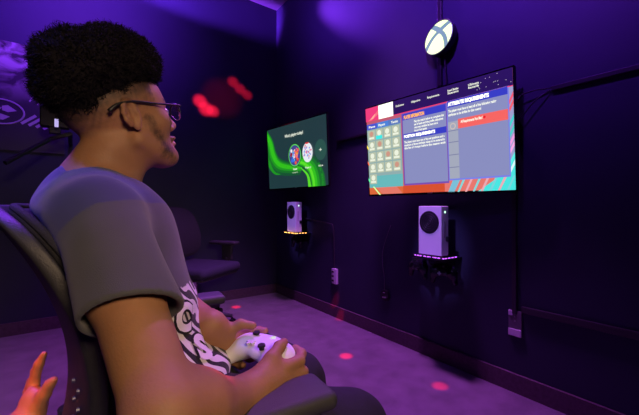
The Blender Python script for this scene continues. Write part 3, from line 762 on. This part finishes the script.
for i in range(4):
    dd = seg(La, bd[i][:3], bd[i+1][:3])
    tone = np.maximum(tone, (1-sstep(.15, 1.5, dd/bd[i+1][3]+nz_*1.6+wob(V, 1500, 8)*.15))*bd[i+1][4]*.95)
tone = np.maximum(tone, (1-sstep(.5, 1.1, seg(La, (.108, .0, -.049), (.098, .026, -.060))/.008+nz_))*.55)   # moustache
tone = np.maximum(tone, (1-sstep(.5, 1.1, seg(La, (.105, .014, .028), (.090, .050, .030))/.007+nz_*.6))*.85)  # brow
tone *= (np.linalg.norm(L, axis=1) < .2)
lip = np.exp(-((L[:, 2]+.065)/.008)**2-(L[:, 1]/.025)**2)*(L[:, 0] > .09)*.5
att = body.data.color_attributes.new('tone', 'FLOAT_COLOR', 'POINT')
col = np.stack([tone, lip, tone*0, tone*0+1], 1).astype(np.float32)
if len(body.data.vertices) == len(V): att.data.foreach_set('color', col.ravel())
def loc_(p): return Vector(np.array(p)-BASE)
# eyes, nails
for s in (-1, 1):
    bm = bmesh.new(); bmesh.ops.create_uvsphere(bm, u_segments=20, v_segments=14, radius=.0118, matrix=Matrix.Translation(loc_(hd(.0925, s*.032, .004)))); ey = obj('eye', bm, M_eye, body, True)
    bm = bmesh.new(); bmesh.ops.create_uvsphere(bm, u_segments=14, v_segments=10, radius=.0062, matrix=Matrix.Translation(loc_(hd(.0990, s*.032, .004)))); obj('iris', bm, M_iris, body, True)
# hair: rounded high top, fuzzy
hair_pr = [ell(hd(-.000, 0, .108), (.106, .088, .058), HR, .03), ell(hd(-.040, 0, .100), (.080, .086, .064), HR, .03), ell(hd(.045, 0, .114), (.058, .074, .048), HR, .03),
           ell(hd(-.080, 0, .070), (.040, .066, .058), HR, .03), ell(hd(-.012, 0, .138), (.088, .078, .042), HR, .03)]
hair_pr = [(p[0], p[1]+v3([.006, 0, .007]), p[2]*.97)+p[3:] for p in hair_pr]
def f_hair(P):
    return union(hair_pr, P)+wob(P, 95, 2)*.0045+wob(P, 260, 3)*.0028+wob(P, 520, 4)*.0016
hair, HV = field_obj('hair', f_hair, (-.70, .50, 1.05), (-.25, .92, 1.36), .0035, M_hair, man, BASE, relax=0)
# loose curls on the hair surface
n = len(HV); idx = rng.choice(n, 15000)
cen_h = hd(-.04, 0, .11)
vs = []; fs = []
Pn = HV[idx]; Nn = Pn-cen_h; Nn /= np.linalg.norm(Nn, axis=1)[:, None]; Nn += rng.normal(0, .45, Nn.shape); Nn /= np.linalg.norm(Nn, axis=1)[:, None]
T = np.cross(Nn, rng.normal(size=Nn.shape)); T /= np.linalg.norm(T, axis=1)[:, None]
Ln = rng.uniform(.004, .013, (len(idx), 1)); wv = .0007
P0 = Pn-Nn*.002; P1 = Pn+Nn*Ln*.6+T*Ln*.25; P2 = Pn+Nn*Ln+np.cross(T, Nn)*Ln*.45
allv = np.stack([P0-T*wv, P0+T*wv, P1-T*wv, P1+T*wv, P2], 1).reshape(-1, 3)-BASE
b0 = np.arange(len(idx))[:, None]*5
quads = (b0+np.array([0, 1, 3, 2])); tris = (b0+np.array([2, 3, 4]))
me = bpy.data.meshes.new('curls'); me.from_pydata(allv.tolist(), [], quads.tolist()+tris.tolist()); link('curls', me, hair, M_hair)
# glasses
gl = bpy.data.meshes.new('glasses')
bm = bmesh.new()
for s in (-1, 1):
    tube(bm, [loc_(hd(.126+.0*math.cos(a), s*.034+.026*math.cos(a)*s, .001+.019*math.sin(a))-HR[:, 0]*.006*(abs(math.cos(a))*(math.cos(a) > 0))) for a in np.linspace(math.radians(-10), math.radians(190), 20)], .0021, 8)
tube(bm, [loc_(hd(.127, -.009, .006)), loc_(hd(.130, 0, .009)), loc_(hd(.127, .009, .006))], .0016, 8)
glasses = obj('glasses', bm, M_black, man, True)
for s in (-1, 1):
    bm = bmesh.new(); tube(bm, [loc_(hd(.126, s*.034+.026*math.cos(a)*s, .001+.019*math.sin(a))-HR[:, 0]*.006*(abs(math.cos(a))*(math.cos(a) > 0))) for a in np.linspace(math.radians(170), math.radians(370), 20)], .0009, 6); obj('lower_rim', bm, M_chrome, glasses, True)
    bm = bmesh.new(); vs_ = [bm.verts.new(loc_(hd(.126, s*.034+.0255*math.cos(a)*s, .001+.0185*math.sin(a))-HR[:, 0]*.006*(abs(math.cos(a))*(math.cos(a) > 0)))) for a in np.linspace(0, 2*PI, 28, endpoint=False)]
    f_ = bm.faces.new(vs_); bmesh.ops.solidify(bm, geom=[f_], thickness=.0012); obj('lens', bm, M_lens, glasses)
    pts = spline([loc_(hd(.122, s*.061, .010)), loc_(hd(.114, s*.071, .012)), loc_(hd(.06, s*.080, .020)), loc_(hd(.005, s*.086, .030)), loc_(hd(-.028, s*.087, .028)), loc_(hd(-.048, s*.084, .017))], 6)
    bm = bmesh.new(); tube(bm, pts, .002, 8, rfun=lambda f: .0021 if f < .72 else .0021+(f-.72)*.009); obj('temple', bm, M_black, glasses, True)
# t-shirt
SE_R = SR*.40+ER*.60; SE_L = SL*.42+EL*.58
dR = (ER-SR)/np.linalg.norm(ER-SR); dL = (EL-SL)/np.linalg.norm(EL-SL)
cut_n = dR+np.array([.30, -.10, .25]); cut_n /= np.linalg.norm(cut_n)
cut_n = np.array([.375, -.557, -.74])
collar_c = np.array([-.452, .695, .985]); 
sh_t = [ell((-.330, .655, .585), (.135, .170, .09), RB, .05), ell((-.345, .655, .69), (.112, .150, .10), RB, .06), ell((-.376, .668, .80), (.098, .145, .14), RB, .07), ell((-.440, .67, .875), (.105, .150, .078), RB, .05), ell((-.262, .630, .600), (.085, .10, .048), RB, .04),
        cone((-.462, .69, .925), SR+Zd*.0-Fd*.015, .058, .056, .05), cone((-.462, .69, .925), SL+Zd*.0-Fd*.015, .058, .056, .05)]
def sleeve(P, Sh, El, n_, ra, rb, ext=0.0, inner=False):
    d = El-Sh; E2 = Sh+d*.85
    c = sd(cone(Sh, E2, ra, rb), P)
    p = (P-(Sh+d*.60).astype(np.float32)) @ n_.astype(np.float32)
    return c if inner else smax(c, p-ext, .004)
def f_shirt(P):
    fold = wob(P*v3([1, 1, .6]), 26, 11)*.0045+wob(P*v3([1.6, .8, 1]), 60, 12)*.0018
    lowf = np.clip((.78-P[:, 2])/.2, 0, 1)
    fold = fold+lowf*np.sin(P[:, 2]*95+wob(P, 14, 13)*2.2)*.0045
    d = union(sh_t, P)+fold
    sR = sleeve(P, SR, ER, cut_n, .060, .060)+wob(P, 34, 14)*.0025; sL = sleeve(P, SL, EL, dL, .064, .064)
    d = smax(d, -before_back(P), .012)
    d = smin(smin(d, sR, .03), sL, .03)
    # open cuffs and neckline
    iR = smax(sleeve(P, SR+dR*.10, ER+dR*.2, cut_n, .053, .053, inner=True), -((P-(SR+dR*.155).astype(np.float32)) @ dR.astype(np.float32)), .004)
    d = smax(d, -iR, .003)
    nk = np.linalg.norm((P-collar_c.astype(np.float32))*v3([1.0, .92, 1.0]) @ RB.astype(np.float32)*v3([1, 1, .0]), axis=1)
    nn = ((P-collar_c.astype(np.float32)) @ v3([.60, -.12, 1.0]))
    open_ = smax(nk-.070, -(nn+.020), .006)
    d = smax(d, -open_, .004)
    d = smax(d, -(P[:, 2]-.535), .01)
    return d
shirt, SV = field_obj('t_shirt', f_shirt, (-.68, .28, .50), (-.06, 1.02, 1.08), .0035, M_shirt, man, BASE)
# printed artwork on the shirt front: pale swirls on black plus block letters, by shirt coordinates
Q = SV-np.array([-.34, .66, .0])
fr = Q @ Fd; lt = Q @ Ld; zz = SV[:, 2]
MSK = sstep(.035, .045, fr+.10*np.clip(zz-.62, 0, 1)+.03)*(zz < .755)*(zz > .52)*(lt > -.17)
arm_near = seg(SV, SR, ER) < .085
MSK = MSK*(~arm_near | (seg(SV, SR, ER) > .074))
att = shirt.data.color_attributes.new('print', 'FLOAT_COLOR', 'POINT')
if len(shirt.data.vertices) == len(SV): att.data.foreach_set('color', np.stack([MSK, zz, lt, lt*0+1], 1).astype(np.float32).ravel())
blue_mask = sstep(-.0015, .0015, zz-np.minimum(.906+(SV[:, 0]+.315), .906+.25*(SV[:, 0]+.315)))  # blue light on upper back and shoulders, painted into the shirt colour
at2 = shirt.data.color_attributes.new('painted_blue_light', 'FLOAT_COLOR', 'POINT')
if len(shirt.data.vertices) == len(SV): at2.data.foreach_set('color', np.stack([blue_mask, blue_mask*0, blue_mask*0, blue_mask*0+1], 1).astype(np.float32).ravel())
multi_attr(M_shirt, 'painted_blue_light', (.045, .048, .14))
nt = M_shirt.node_tree; b = nt.nodes['Principled BSDF']; src = b.inputs['Base Color'].links[0].from_socket
a = nt.nodes.new('ShaderNodeAttribute'); a.attribute_name = 'print'; sp = nt.nodes.new('ShaderNodeSeparateColor'); nt.links.new(a.outputs['Color'], sp.inputs[0])
tc = nt.nodes.new('ShaderNodeTexCoord'); wv_ = nt.nodes.new('ShaderNodeTexWave'); wv_.inputs['Scale'].default_value = 24; wv_.inputs['Distortion'].default_value = 7; wv_.inputs['Detail'].default_value = 0; wv_.inputs['Detail Scale'].default_value = 1.0
wv_.bands_direction = 'DIAGONAL'
nt.links.new(tc.outputs['Object'], wv_.inputs['Vector'])
gt = nt.nodes.new('ShaderNodeMath'); gt.operation = 'GREATER_THAN'; gt.inputs[1].default_value = .48; nt.links.new(wv_.outputs['Fac'], gt.inputs[0])
m1 = nt.nodes.new('ShaderNodeMixRGB'); m1.inputs[1].default_value = (.014, .013, .016, 1); m1.inputs[2].default_value = (.72, .70, .72, 1); nt.links.new(gt.outputs[0], m1.inputs[0])
m2 = nt.nodes.new('ShaderNodeMixRGB'); nt.links.new(sp.outputs[0], m2.inputs[0]); nt.links.new(src, m2.inputs[1]); nt.links.new(m1.outputs[0], m2.inputs[2]); nt.links.new(m2.outputs[0], b.inputs['Base Color'])
from mathutils.bvhtree import BVHTree
bvh = BVHTree.FromPolygons([tuple(v) for v in SV.tolist()], [tuple(p.vertices) for p in shirt.data.polygons])
def pxp(px, py, v): return Vector(((px-319.5)/340*v, v, EYE+(207.5-py)/340*v))
def letter(ch, px, py, size, rot, wide=1.0, off=.055, lift=.003, m=None, name='printed_letter'):
    d = (pxp(px, py, 1)-Vector((0, 0, EYE))).normalized(); hit_ = bvh.ray_cast(Vector((0, 0, EYE)), d)
    if hit_[0] is None: return
    c, nrm = hit_[0], hit_[1]
    nrm = (nrm-d*.5).normalized()
    up = (Vector((0, 0, 1))-nrm*nrm.z).normalized(); rt = up.cross(nrm).normalized()
    cu = bpy.data.curves.new('t', 'FONT'); cu.body = ch; cu.size = 1; cu.resolution_u = 4; cu.offset = off; cu.align_x = 'CENTER'; cu.align_y = 'CENTER'
    o = bpy.data.objects.new('t', cu); C.objects.link(o); bpy.context.view_layer.update()
    me = bpy.data.meshes.new_from_object(o.evaluated_get(bpy.context.evaluated_depsgraph_get())); bpy.data.objects.remove(o); bpy.data.curves.remove(cu)
    bm = bmesh.new(); bm.from_mesh(me); bpy.data.meshes.remove(me)
    bmesh.ops.triangulate(bm, faces=bm.faces)
    for _ in range(3):
        le = [e for e in bm.edges if e.calc_length() > .1]
        if le: bmesh.ops.subdivide_edges(bm, edges=le, cuts=1); bmesh.ops.triangulate(bm, faces=bm.faces)
    cr_, sr_ = math.cos(rot), math.sin(rot)
    for v in bm.verts:
        x, y = v.co.x*wide*size, v.co.y*size; x, y = x*cr_-y*sr_, x*sr_+y*cr_
        p = c+rt*x+up*y; h_ = bvh.ray_cast(p+nrm*.06, -nrm, .16)
        q_ = h_[0] if h_[0] is not None else p
        v.co = q_+nrm*lift-Vector(BASE)
    bm.normal_update()
    obj(name, bm, m or mat('print_white', (.78, .74, .80), .8), shirt)
for a_ in (('C', 184, 318, .062, -.35, .9), ('S', 202, 349, .062, -.2, 1.1)):
    letter(*a_, off=.12, lift=.0016, m=mat('print_black', (.012, .011, .014), .9), name='letter_shadow'); letter(*a_, lift=.0034)
# trousers and shoes
KR = np.array([.055, .610, .497]); KL = np.array([-.055, .820, .478]); HRp = np.array([-.27, .575, .53]); HLp = np.array([-.31, .755, .53])
AR = np.array([.13, .64, .09]); AL = np.array([-.02, .88, .09])
tr = [ell((-.30, .66, .53), (.14, .175, .085), RB, .05), cone(HRp, KR, .088, .068, .04), cone(HLp, KL, .088, .066, .04), cone(KR, AR, .066, .048, .02), cone(KL, AL, .066, .048, .02)]
f_tr = lambda P: smax(smax(union(tr, P)+wob(P, 38, 21)*.004+wob(P, 110, 22)*.0012, -(P[:, 2]-.07), .005), -before_back(P), .01)
field_obj('trousers', f_tr, (-.52, .40, .03), (.26, 1.0, .66), .006, M_trouser, man, BASE)
for Ak in (AR, AL):
    sh = [ell(Ak+Fd*.06+np.array([0, 0, -.045]), (.135, .047, .040), RB, .02), ell(Ak+np.array([0, 0, -.02]), (.055, .042, .05), RB, .03)]
    field_obj('shoe', lambda P: smax(union(sh, P), -(P[:, 2]-.002), .004), Ak-np.array([.2, .2, .1]), Ak+np.array([.25, .25, .08]), .006, M_shoe, man, BASE)
# controller in the hands
Mq = Matrix(((*(RZ.to_3x3() @ Matrix(CR.tolist()))[0],), (*(RZ.to_3x3() @ Matrix(CR.tolist()))[1],), (*(RZ.to_3x3() @ Matrix(CR.tolist()))[2],)))
controller_mesh(M_white, label='white game controller held in both hands of the seated man', loc=W(*CP), rot=Mq.to_quaternion(), h=.0018, accent=mat('soft_white', (.7, .7, .72), .5))

# ------------------------------------------------------------------ second person, at the left edge
B2 = np.array([-1.10, .38, 0.0])
p2 = thing('person', 'person at left edge, only an orange-lit open hand showing behind the chair back', 'person', W(B2[0], B2[1]), -PSI)
def pp(px, py, v): return np.array([(px-319.5)/340*v, v, EYE+(207.5-py)/340*v])
vh = .70
W2 = pp(26, 424, .66); S2 = np.array([-1.02, .50, .88]); E2_ = np.array([-.84, .50, .42]); S2b = np.array([-1.24, .24, .95])
palm = pp(34, 402, .68)
hnd = [cone(W2, palm, .024, .020, .02), ell(pp(34, 405, .68), (.020, .016, .034), None, .02)]
fing = [chain([pp(33, 396, .69), pp(34, 382, .70), pp(39, 364, .70), pp(44, 354, .70)], [.012, .0095, .0085, .0062], .01),
        chain([pp(31, 398, .71), pp(31.5, 385, .72), pp(36, 370, .725), pp(40, 362, .73)], [.011, .0092, .008, .006], .01),
        chain([pp(38, 405, .67), pp(44, 394, .67), pp(50, 384, .67), pp(54, 380, .67)], [.014, .0120, .0095, .0070], .01),
        chain([pp(30, 402, .73), pp(28, 392, .745), pp(30, 380, .75)], [.010, .0085, .0065], .01)]
def f_p2(P):
    d = union(hnd, P); ff = None
    for c_ in fing:
        x = union(c_, P); ff = x if ff is None else smin(ff, x, .002)
    d = smin(d, ff, .008)
    ar = [cone(S2, E2_, .05, .042, .02), cone(E2_, W2, .042, .026, .02), cone(S2b, np.array([-1.15, .35, .64]), .05, .042, .02), cone(np.array([-1.15, .35, .64]), np.array([-.92, .45, .60]), .042, .028, .02),
          cone((-1.13, .38, .98), (-1.10, .40, 1.08), .055, .052, .02), ell((-1.08, .41, 1.17), (.095, .08, .115), None, .02), ell((-1.16, .36, .80), (.12, .16, .22), None, .05)]
    return smin(d, union(ar, P), .012)
field_obj('body', f_p2, (-1.42, .10, .42), (-.50, .86, 1.34), .0035, M_skin2, p2, B2)
top2 = [ell((-1.15, .37, .82), (.15, .18, .22), None, .06), cone(S2b, S2, .075, .075, .05), ell((-1.12, .38, .60), (.16, .17, .12), None, .06), cone(S2, E2_, .064, .056, .03), cone(S2b, (-1.15, .35, .64), .064, .056, .03), ell((-1.13, .38, .97), (.08, .08, .04), None, .05)]
field_obj('sweater', lambda P: union(top2, P)+wob(P, 40, 31)*.003, (-1.45, .08, .42), (-.70, .75, 1.10), .007, M_trouser, p2, B2)
tr2 = [ell((-1.12, .38, .53), (.15, .17, .09), None, .05), cone((-1.06, .34, .53), (-.80, .42, .52), .085, .068, .03), cone((-1.14, .46, .53), (-.90, .66, .52), .085, .068, .03), cone((-.80, .42, .52), (-.79, .42, .08), .064, .05, .02), cone((-.90, .66, .52), (-.90, .66, .08), .064, .05, .02)]
field_obj('trousers', lambda P: smax(union(tr2, P), -(P[:, 2]-.05), .004), (-1.35, .15, .02), (-.68, .78, .68), .008, M_trouser, p2, B2)
for (x, y) in ((-.76, .44), (-.87, .68)):
    sp2 = [ell((x+.03, y, .045), (.13, .05, .045), None, .02)]
    field_obj('shoe', lambda P: smax(union(sp2, P), -(P[:, 2]-.002), .004), (x-.2, y-.15, -.02), (x+.25, y+.15, .12), .007, M_shoe, p2, B2)
hr2 = [ell((-1.095, .40, 1.205), (.105, .09, .105), None, .02)]
field_obj('hair', lambda P: smax(union(hr2, P), -(P[:, 2]+ (P[:, 0]+1.08)*-.9-1.15), .01), (-1.25, .25, 1.05), (-.9, .55, 1.36), .007, M_hair, p2, B2)

names_ = {'chair': 'office chairs', 'television': 'televisions on the right wall', 'console': 'box consoles on shelves', 'shelf': 'shelves under the televisions', 'cable cover': 'cable covers on the right wall', 'cord': 'cords on the right wall', 'socket': 'sockets low on the right wall'}
for o in C.objects:
    if o.parent is None and o.get('category') in names_ and not o.get('group'): o['group'] = names_[o['category']]
# ------------------------------------------------------------------ camera
cam = bpy.data.cameras.new('camera'); co = bpy.data.objects.new('camera', cam); C.objects.link(co)
co.location = (0, 0, EYE); co.rotation_euler = (PI/2, 0, -PSI); cam.sensor_width = 36; cam.lens = 340/639*36; cam.clip_start = .02
bpy.context.scene.camera = co

# ------------------------------------------------------------------ light
def lamp(kind, loc, color, power, target=None, size=.1, name='lamp', spot=None, blend=.5):
    l = bpy.data.lights.new(name, kind); l.color = color; l.energy = power
    if kind == 'AREA': l.shape = 'DISK'; l.size = size
    else: l.shadow_soft_size = size
    if kind == 'SPOT': l.spot_size = spot; l.spot_blend = blend
    o = bpy.data.objects.new(name, l); C.objects.link(o); o.location = loc
    if target is not None: o.rotation_euler = (Vector(target)-Vector(loc)).to_track_quat('-Z', 'Y').to_euler()
    return o
def hit(px, py, plane):   # where a direction of view meets the floor or a wall
    d = W((px-319.5)/340, 1, (207.5-py)/340)
    if plane == 'f': return Vector((0, 0, EYE))+d*(EYE/-d.z)
    if plane == 'b': return Vector((0, 0, EYE))+d*(Y1/d.y)
    return Vector((0, 0, EYE))+d*(X1/d.x)
VIO = (.24, .035, 1.0); PUR = (.60, .13, .95); RED = (1, .01, .03); WARM = (1, .68, .42)
lamp('SPOT', (.05, 2.2, 2.7), VIO, 160, (-.1, Y1, 2.62), .06, 'ceiling_spot_back', math.radians(120), .9)
lamp('SPOT', (1.0, 1.9, 2.75), VIO, 70, (X1, 2.0, 2.75), .06, 'ceiling_spot_corner', math.radians(110), .9)
lamp('SPOT', (.55, .75, 2.75), VIO, 250, (X1, .8, 2.55), .06, 'ceiling_spot_right', math.radians(104), 1.0)
lamp('SPOT', (-.1, .9, 2.5), (.38, .22, 1.0), 170, (1.6, 1.18, .78), .05, 'console_fill', math.radians(9), .6)  # added violet spots that brighten the console fronts
lamp('SPOT', (-.1, 1.9, 2.5), (.38, .22, 1.0), 170, (1.6, 2.66, .80), .05, 'console_fill', math.radians(8), .6)
lamp('SPOT', (-.6, 2.92, 2.62), VIO, 1900, (1.05, 3.21, 2.80), .03, 'wall_streak_back', math.radians(15), 1.0)
lamp('SPOT', (1.45, 3.0, 2.93), VIO, 150, (1.75, 1.75, 2.40), .03, 'wall_streak_right', math.radians(30), 1.0)
lamp('SPOT', (1.35, 1.5, 2.9), PUR, 370, (.75, 1.6, 0), .15, 'ceiling_spot_floor', math.radians(76), .8)
lamp('SPOT', W(-1.1, .25, 2.4), (.12, .10, 1.0), 120, W(-.47, .64, .96), .10, 'shoulder_fill', math.radians(15), .8)  # added narrow blue fill, aimed only at the near shoulder
lamp('SPOT', W(-1.2, 1.3, 2.6), VIO, 200, W(-.45, .72, 1.0), .15, 'hair_fill', math.radians(50), .8)  # added violet fill from behind for hair and shoulder top
lamp('SPOT', W(.55, -.6, 1.45), WARM, 55, W(-.30, .5, .85), .18, 'warm_fill', math.radians(58), .8)  # unseen warm fill, added behind the camera to light the man
for px, py, pl, p in ((346, 356, 'f', 1500), (236, 307, 'f', 1900), (337, 313, 'f', 600), (440, 386, 'f', 900), (340, 319, 'f', 500)):
    lamp('SPOT', (.35, .9, 2.7) if px != 236 else (1.2, 1.3, 2.7), RED, p, hit(px, py, pl), .004, 'laser_dot', math.radians(1.9 if py > 320 else 1.8), .9)
for px, py, p, s in ((200, 101, 4200, 3.4), (206, 109, 4200, 3.6), (213, 111, 3600, 3.0), (233, 82, 1900, 2.8), (240, 89, 1900, 2.8), (247, 95, 1700, 2.6), (222, 98, 160, 10)):
    lamp('SPOT', (.2, .8, 2.0), RED, p, hit(px, py, 'b'), .01, 'laser_patch', math.radians(s), 1.0)
lamp('SPOT', (.5, -.2, 2.2), RED, 260, W(-.135, .45, .70), .01, 'laser_patch', math.radians(2.4), 1.0)
lamp('SPOT', W(-.70, .0, 1.6), (1, .16, .04), 60, W(-.585, .70, .50), .02, 'orange_spot', math.radians(9), .8)
w = bpy.data.worlds.new('world'); bpy.context.scene.world = w; w.use_nodes = True
w.node_tree.nodes['Background'].inputs[0].default_value = (.02, .01, .06, 1); w.node_tree.nodes['Background'].inputs[1].default_value = .2
vs_ = bpy.context.scene.view_settings; vs_.view_transform = 'Standard'; vs_.look = 'None'; vs_.gamma = 1; vs_.exposure = 0
